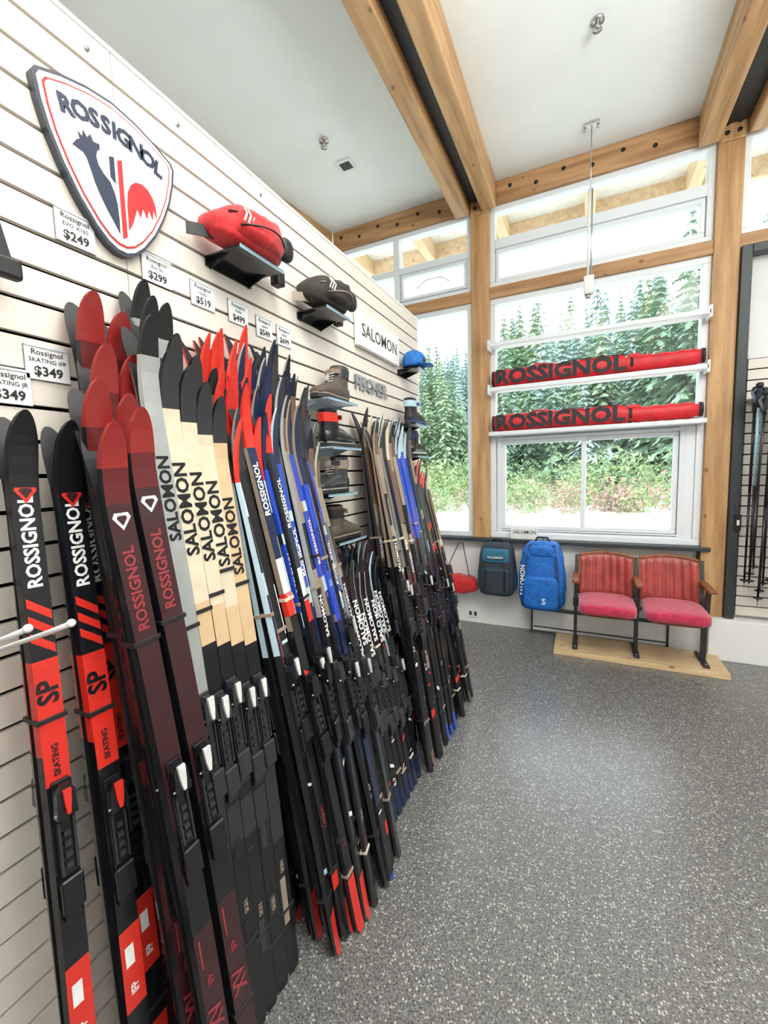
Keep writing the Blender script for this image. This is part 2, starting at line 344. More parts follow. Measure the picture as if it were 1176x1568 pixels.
def ski_pair(tip,tail,style,yaw=0.,txt=True,near=False):
    st=ST[style]; T=Vector(tail); P=Vector(tip); d=P-T; L=d.length; zz=d/L
    xx=Vector((math.cos(yaw),math.sin(yaw),0)); xx=(xx-zz*xx.dot(zz)).normalized(); yy=zz.cross(xx)
    M=cols(xx,yy,zz,T); g=G(); w=st['w']; TL=.085 if near else .15
    sj=0 if near else RS.uniform(-.035,.035)
    side=black if near else RS.choice([black,black,char,taupe,silver,navy,blackm,lblue])
    def gap(t):
        a=.0015+.008*math.sin(math.pi*min(1,t/(L*.9))); dd=L-t
        if dd<.2: a+=.046*((.2-dd)/.2)**2
        if t<.06: a+=.006*((.06-t)/.06)**2
        return a
    def th(t): return .006+.013*math.sin(math.pi*min(1,max(0,t/L)))**.8
    def hw(t):
        dd=L-t; h=w/2*(1+.12*(1-math.sin(math.pi*t/L)))
        if dd<TL:
            q=1-dd/TL
            h*=max(.12,math.sqrt(max(0,1-q*q)) if near else max(0,1-q**2.6)**.75)
        if t<.025: h*=.6+.4*t/.025
        return h
    def topx(t): return gap(t)+th(t)
    sta=set([0,.012,.025,.06]+[L*k/12 for k in range(1,11)]+[L-q for q in(.2,.16,.12,.085,.065,.045,.028,.014,.005,0)])
    for f,_ in st['z'][1:]: sta.add((f+(sj if f<.9 else 0))*L)
    sta=sorted(q for q in sta if 0<=q<=L)
    for s_ in(1,-1):
        vs=[]
        for t in sta:
            h=hw(t); a=gap(t); b_=a+th(t)
            vs+=[(s_*a,-h,t),(s_*a,h,t),(s_*b_,h*.86,t),(s_*b_,-h*.86,t)]
        by={}
        for i in range(len(sta)-1):
            mid=(sta[i]+sta[i+1])/2/L; m=st['z'][0][1]
            for f,mm in st['z']:
                if mid>=f+(sj if 0<f<.9 else 0): m=mm
            for k in range(4):
                q=(i*4+k,i*4+(k+1)%4,(i+1)*4+(k+1)%4,(i+1)*4+k)
                if s_<0:q=q[::-1]
                mm=m if k==2 else (blackm if k==0 else (m if m in(redski,cream,blue,tipred,silver) and mid>.62 else (side if mid>.55 else black)))
                by.setdefault(mm,[]).append(q)
        q0=(3,2,1,0); e=(len(sta)-1)*4; q1=(e,e+1,e+2,e+3)
        by.setdefault(blackm,[]).extend([q0,q1])
        off=len(g.v)
        g.add(vs,[],blackm,M)
        for mm,fl in by.items():
            i=g.mi(mm)
            for q in fl: g.f.append([a+off for a in q]); g.m.append(i); g.sm.append(False)
    def dec(body,zc,size,m,bold=.03):
        vs,fs=text_geo(body,size,bold)
        g.add([(topx(zc*L+a)+.0011,-b_,zc*L+a) for a,b_,c in vs],fs,m,M)
    def patch(z0,z1,y0,y1,m,sk_=0,off=.0011):
        nseg=max(1,int((z1-z0)/.08)); 
        for k in range(nseg):
            a=z0+(z1-z0)*k/nseg; b_=z0+(z1-z0)*(k+1)/nseg
            g.add([(topx(a)+off,y0,a+sk_),(topx(a)+off,y1,a-sk_),(topx(b_)+off,y1,b_-sk_),(topx(b_)+off,y0,b_+sk_)],[(0,1,2,3)],m,M)
    if txt:
        body,zc,size,m=st['t']; dec(body,zc+sj,size,m)
        if 'tt' in st: body,zc,size,m=st['tt']; dec(body,zc,size,m)
    if 'stripes' in st:
        for k in range(3):
            z0=L*(.715+.021*k); h=w*.40
            patch(z0,z0+.018,-h,h,st['stripes'],.016)
    if 'tri' in st:
        z0=L*st['tz']
        g.add([(topx(z0)+.0012,0,z0-.022),(topx(z0)+.0012,.019,z0+.004),(topx(z0)+.0012,.014,z0+.014),(topx(z0)+.0012,-.014,z0+.014),(topx(z0)+.0012,-.019,z0+.004)],[(0,1,2,3,4)],st['tri'],M)
        g.add([(topx(z0)+.0018,0,z0-.013),(topx(z0)+.0018,.011,z0+.003),(topx(z0)+.0018,.008,z0+.008),(topx(z0)+.0018,-.008,z0+.008),(topx(z0)+.0018,-.011,z0+.003)],[(0,1,2,3,4)],maroon,M)
    if near and style in('rb','ma'):
        dec('IFP',.22,.022,wht if style=='rb' else dimred); patch(L*.40,L*.405,-w*.3,w*.3,dimred)
        if style=='rb': patch(L*.255,L*.285,-w*.28,w*.1,wht); dec('SKATING',.575,.016,blackm)
        if style=='ma': patch(L*.245,L*.29,-w*.3,-w*.22,dimred)
    if near and style in('si','cr','cw'):
        for f,s_ in((.40,.5),(.25,.3),(.12,.4)): patch(L*(f+RS.uniform(-.03,.03)),L*(f+RS.uniform(-.03,.03)+.045),-w*.3,w*.3*s_,RS.choice([char,taupe,char,blackm]))
        dec('SKIN',.20+RS.uniform(-.05,.05),.018,taupe)
    if not near:
        c=RS.choice([wht,silver,lblue,dimred,redski,taupe,blue])
        z0=RS.uniform(.60,.72)*L; patch(z0,z0+RS.uniform(.15,.35),w*.26,w*.34,c)
        for _ in range(RS.randint(2,4)):
            f=RS.uniform(.12,.66); c=RS.choice([wht,wht,dimred,lblue,taupe,redski])
            if RS.random()<.5: dec(RS.choice(['SC','IFP','XC','R-7','CARBON','SKIN']),f,RS.uniform(.014,.026),c,.02)
            else:
                z0=f*L; patch(z0,z0+RS.uniform(.006,.02),-w*.32,w*.32,c,RS.choice([0,.008,-.008]))
    # binding
    zb=L*(RS.uniform(.475,.515) if near else RS.uniform(.44,.54)); tx=topx(zb); bd=st['b']
    for s_ in(1,-1):
        a,b_=sorted((s_*(tx-.001),s_*(tx+.008)))
        g.rbox(a,b_,-.016,.016,zb-.22,zb+.07,bd,.002,M,1)
        a,b_=sorted((s_*(tx+.008),s_*(tx+.026)))
        g.prism([(a,-.018,zb),(a,.018,zb),(a,.016,zb+.05),(a,.008,zb+.065),(a,-.008,zb+.065),(a,-.016,zb+.05)],(b_-a,0,0),bd,M)
        a,b_=sorted((s_*(tx+.008),s_*(tx+.018)))
        g.rbox(a,b_,-.020,.020,zb-.20,zb-.13,bd,.003,M,1)
        a,b_=sorted((s_*(tx+.008),s_*(tx+.014)))
        for k in range(4): g.box(a,b_,-.006,.006,zb-.11+.022*k,zb-.10+.022*k,char,M)
        for k in(-1,1): g.box(a,b_,k*.013-.002,k*.013+.002,zb-.12,zb-.01,char,M)
    if near or RS.random()<.30:
        k_=RS.uniform(.7,1) if near else .85
        g.prism([(tx+.026,-.003,zb+.008),(tx+.026,-.007*k_,zb+.03),(tx+.026,-.009*k_,zb+.03+.034*k_),(tx+.026,.009*k_,zb+.03+.034*k_),(tx+.026,.007*k_,zb+.03),(tx+.026,.003,zb+.008)],(.006,0,0),leverw if style!='rb' else RS.choice([redski,black]),M)
    g.tube([(tx+.02,-.021,zb+.01),(tx+.02,.021,zb+.01)],.003,steel,6,M)
    for f in(RS.uniform(.60,.72),RS.uniform(.08,.16)):
        zt=L*f; g.rbox(-topx(zt)-.003,topx(zt)+.003,-w*.54,w*.54,zt,zt+.010,RS.choice([blackm,blackm,taupe,cream]) if not near else blackm,.001,M,1)
    return g.done('cross_country_skis')
sk=[((-1.015,.44,1.635),(-.93,.40,.004),'rb'),((-.99,.505,1.62),(-.90,.50,.004),'rb'),((-1.03,.55,1.61),(-.945,.57,.004),'rb'),
((-1.035,.600,1.915),(-.95,.62,.004),'ma'),((-1.035,.662,1.89),(-.95,.69,.004),'ma'),((-.985,.588,1.79),(-.88,.62,.004),'ma'),((-.985,.648,1.78),(-.88,.69,.004),'ma'),
((-.935,.535,1.70),(-.81,.585,.004),'ma'),((-.935,.595,1.68),(-.81,.655,.004),'ma'),((-.885,.525,1.61),(-.745,.60,.004),'ma'),((-.885,.588,1.645),(-.745,.675,.004),'ma'),
((-1.035,.725,1.985),(-.93,.755,.004),'si'),((-1.035,.785,1.95),(-.93,.815,.004),'si'),((-.985,.705,1.93),(-.86,.735,.004),'si'),
((-.985,.765,1.86),(-.86,.805,.004),'cr'),((-.985,.825,1.82),(-.86,.87,.004),'cr'),((-.985,.88,1.80),(-.86,.925,.004),'dt'),
((-.93,.655,1.86),(-.785,.70,.004),'si'),((-.93,.703,1.80),(-.785,.745,.004),'cr'),((-.93,.752,1.77),(-.785,.79,.004),'cr'),((-.93,.800,1.74),(-.785,.84,.004),'cr'),((-.93,.848,1.71),(-.785,.89,.004),'cw')]
for a,b_,s_ in sk: ski_pair(a,b_,s_,R.uniform(-.10,-.0),near=True)
for i in range(9):  # pairs out of view on the left, added to shade the lower wall
    yy_=-.20+i*.055
    ski_pair((-1.03+.05*(i%2),yy_,1.70+R.uniform(-.05,.05)),(-.90+.05*(i%2),yy_-.02,.004),['dk','rb','dt'][i%3],R.uniform(-.1,.1))
seqA=['r1','r2','r2','r1','bl','r2','bw','bl','bw','bl','dk','bw','dt','dk','dt','dk']
for i,s_ in enumerate(seqA):
    f=i/(len(seqA)-1); ty=.910+.46*f
    for L_ in range(3):
        if L_==2 and i>13: continue
        st=s_ if L_!=1 else seqA[min(len(seqA)-1,i+1)]
        if L_==2 and i%3==1: st=['dk','bw','dt','dk','dt'][i//3]
        xt=-1.035+.052*L_; zt=1.93-.11*L_+R.uniform(-.05,.05)-(.10*max(0,f-.7)/.3)
        tx_=-.88+.105*L_+(.02*(min(1,f*3)))+R.uniform(-.02,.02)
        ski_pair((xt,ty-.012*L_+R.uniform(-.015,.015),zt),(tx_,ty+.03+.02*L_+R.uniform(-.035,.035),.004),st,R.uniform(-.10,.35),txt=(i%2==0 or L_==2))
for i in range(8):
    for L_ in range(2):
        ty=1.47+i*.048; ski_pair((-1.02+.055*L_,ty,1.16-.05*L_+R.uniform(-.04,.02)),(-.84+.12*L_,ty-.01,.004),'ks' if L_ or i%2 else 'dk',R.uniform(-.2,.1))
seqB=['br','cb','dt','br','dk','cb','br','dt','b2','b2','b2','b2','dk','dt','r3','r3','dk','r3','r3']
for i,s_ in enumerate(seqB):
    ty=1.88+i*.041
    for L_ in range(2):
        zt=(1.80 if i<12 else 1.57)-.05*L_+R.uniform(-.05,.02)
        ski_pair((-1.035+.055*L_,ty+R.uniform(-.01,.01),zt),(-.82+.15*L_+R.uniform(-.02,.02),ty-.02+.01*L_+R.uniform(-.02,.02),.004),seqB[(i+L_*2)%19] if L_ else s_,R.uniform(-.2,.12),txt=(i%2==0))
# hooks
for yy,zt in((.385,-.24),(.325,-.228)):
    g=G(); pts=[(-1.105,yy,H+zt-.11),(-1.0,yy,H+zt-.075),(-.85,yy,H+zt-.025),(-.78,yy,H+zt)]
    g.tube(pts,.0045,wht,8); g.sq((-.776,yy,H+zt+.002),(.007,.007,.007),wht,1,1,nu=12,nv=8); g.box(-1.112,-1.096,yy-.018,yy+.018,H+zt-.14,H+zt-.085,wht)
    g.done('slatwall_hook')
# hanging strap item
g=G(); g.strap([(-1.05,.37,H+.80),(-1.04,.40,H+.68),(-1.035,.43,H+.58),(-1.035,.45,H+.50),(-1.04,.465,H+.44)],.022,(0,1,.25),.003,char)
g.rbox(-1.055,-1.03,.445,.490,H+.405,H+.445,blackm,.006); g.strap([(-1.06,.34,H+.72),(-1.055,.39,H+.6),(-1.05,.44,H+.5)],.02,(0,1,.3),.003,steel)
g.tube([(-1.11,.37,H+.79),(-1.04,.37,H+.80)],.004,wht,6); g.done('pole_strap')
# ------------------------------------------------------------------ wall shelves with goods
sedge=C('shelf_edge_blue',(.35,.55,.70),.3)
def shelf(yy,zz,w=.14,d=.16,m=None,name='slatwall_shelf'):
    m=m or black
    g=G(); g.rbox(-1.098,-1.098+d,yy-w/2,yy+w/2,zz-.006,zz,m,.002)
    g.box(-1.105,-1.094,yy-w/2,yy+w/2,zz-.03,zz-.002,m)
    g.box(-1.098+d-.004,-1.098+d,yy-w/2,yy+w/2,zz-.010,zz,sedge)
    for s_ in(-1,1):
        g.prism([(-1.098,yy+s_*w*.42,zz-.006),(-1.098+d*.6,yy+s_*w*.42,zz-.006),(-1.098,yy+s_*w*.42,zz-.035)],(0,.003,0),m)
    g.done(name)
fred=mat('red_fabric',(.66,.02,.022),(.48,.01,.012),rough=.7,scale=60,bump=.2,sheen=.3)
def waist_pack(yy,zz,m,m2,L=.26,name='waist_pack'):
    g=G()
    def bend(p):
        k=p.y/(L/2); p.x-=.06*k*k; p.z*=1-.25*k*k; p.z+=.006*math.sin(p.y*60)*(1 if p.z>0 else .2); p.x+=.003*math.sin(p.z*140+p.y*40); p.z=max(p.z,-.062); return p
    g.sq((-.985,yy,zz+.065),(.065,L/2,.062),m,.6,.6,fn=bend,nu=44,nv=24)
    g.sq((-.960,yy,zz+.062),(.058,L*.36,.046),m,.5,.55,fn=bend,nu=36,nv=20)
    for zo,k_ in((.098,.40),(.06,.34)):
        g.tube([(-.985+.064-.06*(a**2)*.8+(.028 if zo<.08 else 0),yy+a*L*k_,zz+zo-.012*a*a) for a in[-1+.2*i for i in range(11)]],.0028,m2,6)
    pts=[]
    for i in range(15):
        a=-1+2*i/14; pts.append((-1.03-.04*(a*a)+.01,yy+a*L*.66,zz+.045-.02*a*a))
    g.strap(pts,.035,(0,0,1),.004,m2)
    g.rbox(-1.075,-1.035,yy+L*.60,yy+L*.74,zz+.005,zz+.06,blackm,.006)
    g.sq((-.935,yy+L*.33,zz+.06),(.022,.030,.038),blackm,.8,.8)
    for k in(-1,0,1): g.strap([(-.925,yy-.085+k*.016,zz+.055),(-.917,yy-.082+k*.016,zz+.075),(-.930,yy-.079+k*.016,zz+.10)],.007,(0,1,0),.002,wht)
    g.done(name)
shelf(1.12,H+.70,.20,.15); waist_pack(1.12,H+.7025,fred,blackm,.30)
shelf(1.58,H+.68,.18,.15); waist_pack(1.58,H+.6825,C('pack_black_fabric',(.03,.025,.02),.7),taupe,.25)
# blue cap
shelf(2.60,H+.655,.14,.15)
bluef=mat('blue_fabric',(.02,.20,.60),(.01,.12,.42),rough=.7,scale=50,bump=.15)
cb=2.60
g=G(); g.sq((-1.01,cb,H+.70),(.075,.085,.075),bluef,.9,.9,fn=lambda p: Vector((p.x,p.y,max(p.z,-.03))))
g.loft([[(-.96,cb-.07,H+.676),(-.90,cb-.05,H+.670),(-.88,cb,H+.668),(-.90,cb+.05,H+.670),(-.96,cb+.07,H+.676)],[(-.96,cb-.07,H+.682),(-.90,cb-.05,H+.677),(-.88,cb,H+.675),(-.90,cb+.05,H+.677),(-.96,cb+.07,H+.682)]],bluef)
g.sq((-.94,cb,H+.70),(.006,.03,.02),blackm,.6,.6); g.sq((-1.01,cb,H+.776),(.008,.008,.004),blackm,1,1,nu=10,nv=6)
for a in range(6):
    an=a*math.pi/3
    g.tube([(-1.01+.075*math.cos(an)*math.cos(t),cb+.085*math.sin(an)*math.cos(t),H+.70+.0755*math.sin(t)) for t in[-.3+.2*k for k in range(10)]],.0012,navy,4)
g.done('cap')
# boots
SO=[(-.12,0),(-.11,.022),(-.08,.032),(0,.03),(.07,.04),(.11,.037),(.14,.02),(.15,0),(.14,-.02),(.11,-.037),(.07,-.04),(0,-.03),(-.08,-.032),(-.11,-.022)]
def boot(yy,zz,m,m2,m3,dirn=1,x=-.97,name='ski_boot'):
    g=G(); M=cols((0,dirn,0),(1,0,0),(0,0,1),(x,yy,zz))
    def ring(xc,w,z0,z1,n=14):
        r=[]
        for k in range(n):
            a=2*math.pi*k/n; c,s_=math.cos(a),math.sin(a)
            r.append((xc,w*math.copysign(abs(c)**.7,c),(z0+z1)/2+(z1-z0)/2*math.copysign(abs(s_)**.7,s_)))
        return r
    g.loft([ring(-.115,.012,.018,.05),ring(-.11,.026,.012,.07),ring(-.08,.034,.012,.085),ring(-.03,.034,.012,.092),ring(.02,.036,.012,.085),ring(.07,.042,.012,.064),ring(.11,.038,.012,.05),ring(.135,.025,.014,.038),ring(.142,.01,.018,.03)],m)
    def sr(z_,cx,a_,b_,n=16): return [(cx+a_*math.cos(2*math.pi*k/n),b_*math.sin(2*math.pi*k/n),z_) for k in range(n)]
    g.loft([sr(.05,-.055,.062,.034),sr(.09,-.055,.056,.036),sr(.13,-.062,.050,.036),sr(.155,-.066,.052,.038)],m,cap=False)
    g.loft([sr(.155,-.066,.052,.038),sr(.160,-.066,.045,.032),sr(.11,-.062,.040,.028)],blackm,cap=False)
    g.loft([sr(.105,-.060,.056,.040),sr(.140,-.066,.056,.041),sr(.143,-.066,.056,.041)],m2,cap=False)
    g.loft([[(a,b_*1.0,0) for a,b_ in SO],[(a,b_,.016) for a,b_ in SO]],blackm,smooth=False)
    g.loft([[(a*.98,b_*1.02,.016) for a,b_ in SO],[(a*.98,b_*1.02,.022) for a,b_ in SO]],m3,smooth=False)
    g.strap([(-.01,.04,.128),(0.0,.0,.133),(-.01,-.04,.128)],.020,(0,0,1),.004,m3)
    g.strap([(.03,-.036,.05),(.035,0,.085),(.03,.036,.05)],.018,(1,0,0),.003,m3)
    for k in range(4): g.strap([(.0-.004*k+.02,-.02,.083+.011*k),(.02-.004*k,.02,.086+.011*k)],.004,(1,0,0),.002,wht)
    g.v=[M@v for v in g.v]
    return g.done(name)
shw=C('shelf_white_blue',(.5,.62,.72),.3)
bt=C('boot_tan',(.30,.23,.17),.6); bbr=C('boot_brown',(.09,.07,.055),.6)
for yy,zz,m,m2,m3,s_,dn in((1.60,.315,bbr,char,bt,shw,-1),(1.62,.115,black,redski,steel,shw,1),(1.57,-.085,char,bt,steel,black,-1),(1.64,-.30,bbr,blackm,bt,black,1)):
    shelf(yy,H+zz,.24,.15,s_); boot(yy,H+zz+.002,m,m2,m3,dn,x=-1.01)
for yy,zz,m,m2,m3 in((2.58,.30,blackm,lblue,blue),(2.60,.10,black,navy,wht)):
    shelf(yy,H+zz,.24,.15,black); boot(yy,H+zz+.002,m,m2,m3,1,x=-1.01)
# ------------------------------------------------------------------ ski bags on rails
bagred=mat('bag_red_nylon',(.76,.016,.032),(.56,.01,.018),rough=.45,scale=14,bump=.35)
bagblk=mat('bag_print_black',(.02,.02,.025),rough=.6)
def skibag(zc,seed):
    g=G(); rings=[]; N=70; n=16
    for i in range(N+1):
        xx=-.765+1.545*i/N; f=i/N
        rz=.073 if f<.67 else .060; ry=.050
        if f<.02: rz*=.85; ry*=.8
        if f>.97: rz*=.8; ry*=.7
        k=1+.05*math.sin(i*1.3+seed)*(.5 if f<.66 else 1.5)+.03*math.sin(i*.37+seed)
        sg=(-.010 if f>.67 else 0)
        rings.append([(xx,3.895+ry*math.copysign(abs(math.cos(2*math.pi*q/n))**.75,math.cos(2*math.pi*q/n)),zc+max(-.075,sg+rz*k*math.copysign(abs(math.sin(2*math.pi*q/n))**.75,math.sin(2*math.pi*q/n)))) for q in range(n)])
    g.loft(rings,bagred)
    M=backM(-.23,zc-.002,3.841)
    vs,fs=text_geo('ROSSIGNOL',.165,.04)
    sx=1.00/(max(v[0] for v in vs)-min(v[0] for v in vs))
    g.add([(a*sx,b_,0) for a,b_,c in vs],fs,bagblk,M)
    for xx,r_ in((.30,.068),(.755,.055),(-.762,.068)):
        g.loft([[(xx+dx,3.895+.054*math.cos(2*math.pi*q/12),zc-(.01 if xx>0 else 0)*.6+r_*math.sin(2*math.pi*q/12)) for q in range(12)] for dx in(0,.022)],bagblk)
    g.sq((.33,3.87,zc+.045),(.05,.015,.022),bagred,.8,.8)
    g.tube([(-.45,3.89,zc+.068),(-.40,3.89,zc+.085),(-.32,3.89,zc+.083),(-.27,3.89,zc+.07)],.007,bagred,8)
    g.strap([(-.2,3.88,zc+.070),(-.1,3.87,zc+.076),(.1,3.87,zc+.077),(.28,3.88,zc+.068)],.02,(0,1,0),.003,bagblk)
    g.done('ski_bag')
skibag(2.2255+.076,1); skibag(1.8355+.076,4)
# ------------------------------------------------------------------ backpacks
bkf=mat('dark_pack_fabric',(.035,.05,.075),(.02,.028,.04),rough=.7,scale=50,bump=.2)
teal=C('pack_teal',(.03,.16,.27),.6)
g=G()
def taper(p):
    p.x*=1-.16*max(0,p.z)/.25; return p
g.sq((-.715,3.84,.595),(.165,.09,.245),bkf,.35,.4,fn=taper,nu=40,nv=24)
g.sq((-.715,3.765,.50),(.125,.045,.13),bkf,.35,.4); g.sq((-.715,3.775,.73),(.12,.04,.065),teal,.35,.4)
g.rbox(-.80,-.63,3.728,3.74,.70,.706,blackm,.001); g.rbox(-.82,-.61,3.716,3.722,.60,.607,teal,.001)
for xx in(-.865,-.565): g.sq((xx,3.84,.50),(.028,.05,.10),teal,.6,.6)
g.tube([(-.77,3.86,.82),(-.75,3.86,.865),(-.68,3.86,.865),(-.66,3.86,.82)],.009,blackm,8)
g.text('SALOMON',.028,backM(-.715,.715,3.733),wht)
for xx in(-.80,-.63): g.strap([(xx,3.735,.66),(xx,3.715,.6),(xx,3.715,.42)],.016,(1,0,0),.004,blackm)
g.tube([(-.715,3.86,.865),(-.715,3.89,.870),(-.715,3.893,.85)],.004,steel,6)
g.done('backpack')
bb=mat('bright_blue_fabric',(.01,.17,.62),(.008,.11,.45),rough=.55,scale=30,bump=.25)
g=G()
g.sq((-.325,3.80,.575),(.19,.115,.30),bb,.4,.45,fn=lambda p: Vector((p.x*(1-.20*max(0,p.z)/.30)+.004*math.sin(p.z*50),p.y*(1-.25*max(0,p.z)/.3)+.006*math.sin(p.z*40+p.x*25),p.z)),nu=44,nv=36)
g.sq((-.325,3.695,.45),(.14,.04,.14),bb,.35,.4)
g.sq((-.325,3.72,.80),(.10,.03,.045),bb,.5,.5)
stn=C('pack_strap_navy',(.01,.05,.2),.6)
for s_ in(-1,1):
    g.strap([(-.325+s_*.09,3.73,.855),(-.325+s_*.115,3.70,.74),(-.325+s_*.13,3.678,.60),(-.325+s_*.14,3.675,.42),(-.325+s_*.15,3.70,.32)],.022,(1,0,0),.005,stn)
g.tube([(-.385,3.80,.865),(-.365,3.80,.905),(-.285,3.80,.905),(-.265,3.80,.865)],.009,blackm,8)
g.text('SALOMON',.055,cols((0,0,1),(-1,0,0),(0,-1,0),(-.47,3.674,.55)),wht,.02)
g.text('S',.07,backM(-.30,.38,3.653),wht,.02)
g.tube([(-.325,3.80,.90),(-.325,3.88,.885),(-.325,3.893,.86)],.004,steel,6)
g.done('boot_bag')
g=G(); g.sq((-1.13,3.89,.41),(.23,.085,.09),fred,.6,.5,nu=36,fn=lambda p: Vector((p.x,p.y,p.z*(1-.2*(p.x/.23)**2)+.006*math.sin(p.x*50))))
g.tube([(-1.22,3.85,.46),(-1.18,3.87,.60),(-1.10,3.93,.80),(-1.06,3.93,.80),(-1.0,3.87,.58),(-.97,3.85,.46)],.004,blackm,6)
g.tube([(-1.08,3.998,.79),(-1.08,3.92,.795)],.006,steel,8); g.tube([(-1.27,3.82,.42),(-.95,3.82,.42)],.003,blackm,6); g.done('red_gear_bag')
g=G(); g.rbox(-.61,-.37,3.93,3.935,.863,.965,white,.001); g.prism([(-.55,3.935,.863),(-.55,3.95,.863),(-.55,3.935,.94)],(.004,0,0),white); g.text('SALOMON',.042,backM(-.49,.925,3.929),ink,.015); g.done('counter_sign')
g=G(); g.rbox(-1.03,-.93,3.99,4.0,.05,.13,white,.003)
for xx in(-1.005,-.955): g.box(xx-.012,xx+.012,3.988,3.992,.07,.11,dark)
g.done('wall_outlet')
g=G(); g.rbox(1.0,1.04,3.885,3.899,1.0,1.12,blackm,.003); g.rbox(1.012,1.028,3.88,3.888,1.04,1.08,white,.002); g.done('wall_switch')
g=G(); g.rbox(-.42,.62,3.955,3.999,.02,.21,white,.004)
for a,b_,c,d in((-.43,-.415,.01,.23),(.615,.63,.01,.23)): g.box(a,b_,3.94,3.999,c,d,char)
g.box(-.43,.63,3.94,3.999,.21,.225,char); g.box(-.41,.61,3.95,3.956,.05,.06,char); g.done('baseboard_heater')
# ------------------------------------------------------------------ theatre seats
ply=wood('plywood',(1.5,9,9),(.74,.54,.33),(.60,.42,.22))
g=G(); g.rbox(-.21,.93,3.52,3.90,0,.04,ply,.003); g.done('plywood_platform')
velvet=mat('seat_pink_velvet',(.56,.025,.085),(.38,.012,.05),rough=.8,scale=30,sheen=.4,bump=.1)
vinylr=mat('seat_red_vinyl',(.42,.05,.042),(.28,.028,.025),rough=.35,scale=12)
iron=C('cast_iron',(.03,.03,.033),.45); dwood=wood('seat_dark_wood',(7,7,.8),(.30,.09,.03),(.16,.05,.02))
g=G()
for xs in(-.055,.375,.805):
    g.rbox(xs-.02,xs+.02,3.57,3.86,.04,.055,iron,.003)
    g.prism([(xs-.012,3.66,.05),(xs-.012,3.72,.05),(xs-.012,3.735,.30),(xs-.012,3.80,.45),(xs-.012,3.86,.76),(xs-.012,3.835,.77),(xs-.012,3.76,.50),(xs-.012,3.66,.44),(xs-.012,3.64,.60),(xs-.012,3.59,.60),(xs-.012,3.61,.42),(xs-.012,3.66,.30)],(.024,0,0),iron)
    g.rbox(xs-.025,xs+.025,3.50,3.80,.60,.628,dwood,.010,seg=3)
    g.tube([(xs-.02,3.70,.40),(xs+.02,3.70,.40)],.035,iron,16)
    for yy in(3.60,3.83): g.tube([(xs,yy,.055),(xs,yy,.062)],.008,steel,6)
for xs in(-.055,.375):
    xc=xs+.215
    def seatf(p):
        p.z+=(.012*(1-(p.x/.19)**2)); return p
    g.sq((xc,3.52,.445),(.192,.205,.042),velvet,.35,.35,fn=seatf,nu=44,nv=16)
    g.sq((xc,3.54,.408),(.178,.175,.022),dwood,.4,.4)
    g.box(xc-.19,xc+.19,3.68,3.70,.385,.41,iron)
    N=48; K=12; vf=[];fs=[]
    def bp(u,v,off):
        xx=xc+u*.185; curve=.035*(1-u*u); zz=.46+v*.295+ (0 if v<.5 else .02*(1-u*u)*(v-.5)*2)
        return (xx,3.755+.085*v+curve-off,zz)
    for j in range(K+1):
        v=j/K
        for i in range(N+1):
            u=-1+2*i/N; rib=.010*abs(math.sin((u+1)*math.pi*3.5))**.6*min(1,12*min(v,1-v)+.15)
            vf.append(bp(u,v,.022+rib))
    for j in range(K):
        for i in range(N): a=j*(N+1)+i; fs.append((a,a+1,a+N+2,a+N+1))
    g.add(vf,fs,vinylr,None,True)
    rings=[]
    for i in range(25):
        u=-1.04+2.08*i/24
        a=bp(u,0,.020); b_=bp(u,1.03,.020); c=bp(u,1.03,-.004); d=bp(u,0,-.004); rings.append([a,b_,c,d])
    g.loft(rings,dwood,smooth=False)
    tb=[]
    for i in range(21):
        u=-1.04+2.08*i/20; p=bp(u,1.03,.010); tb.append((p[0],p[1],p[2]+.004))
    g.tube(tb,.014,dwood,8)
    for s_ in(-1.03,1.03): g.tube([bp(s_,0,.012),bp(s_,.5,.012),bp(s_,1.03,.012)],.010,dwood,8)
    for i in range(15):
        u=-.96+1.92*i/14; p=bp(u,.955,.026); g.sq(p,(.004,.003,.004),steel,1,1,nu=8,nv=4)
g.done('theatre_seats')
# ------------------------------------------------------------------ ski poles at right
g=G(); rr=random.Random(5)
pale=C('pole_pale_blue',(.35,.60,.72),.3)
g.box(1.05,1.40,3.925,3.95,1.93,1.96,steel)
for i in range(20):
    xx=1.050+.019*i+rr.uniform(-.008,.008); yy=3.74+rr.uniform(-.06,.08); zt=1.97+rr.uniform(-.08,.06); Lp=rr.uniform(1.28,1.42)
    bx=xx-.01+rr.uniform(-.02,.02); m=[black,pale,char,pale,black][i%5]
    top=Vector((xx,yy,zt)); bot=Vector((bx,yy+.02,zt-Lp)); d=bot-top
    g.tube([top,top+d*.1,top+d*.11],[.016,.015,.010],blackm,8)
    g.sq(top,(.022,.026,.020),blackm,.8,.8,nu=10,nv=6)
    g.tube([top+d*.1,top+d*.5],.009,m,8); g.tube([top+d*.5,top+d*.97],[.009,.006],black,8)
    g.tube([top+d*.955,top+d*.96],[.03,.024],blackm,10); g.tube([top+d*.96,bot],[.005,.002],steel,6)
    q=top+Vector((rr.uniform(-.03,.03),-.02,0)); g.strap([top,q+Vector((.02,-.02,-.05)),q+Vector((0,-.01,-.12)),q+Vector((-.02,0,-.05)),top],.018,(1,0,0),.002,[char,navy][i%2])
    g.tube([(xx,3.93,1.945),(xx,yy,1.94)],.003,steel,6)
g.done('ski_poles')
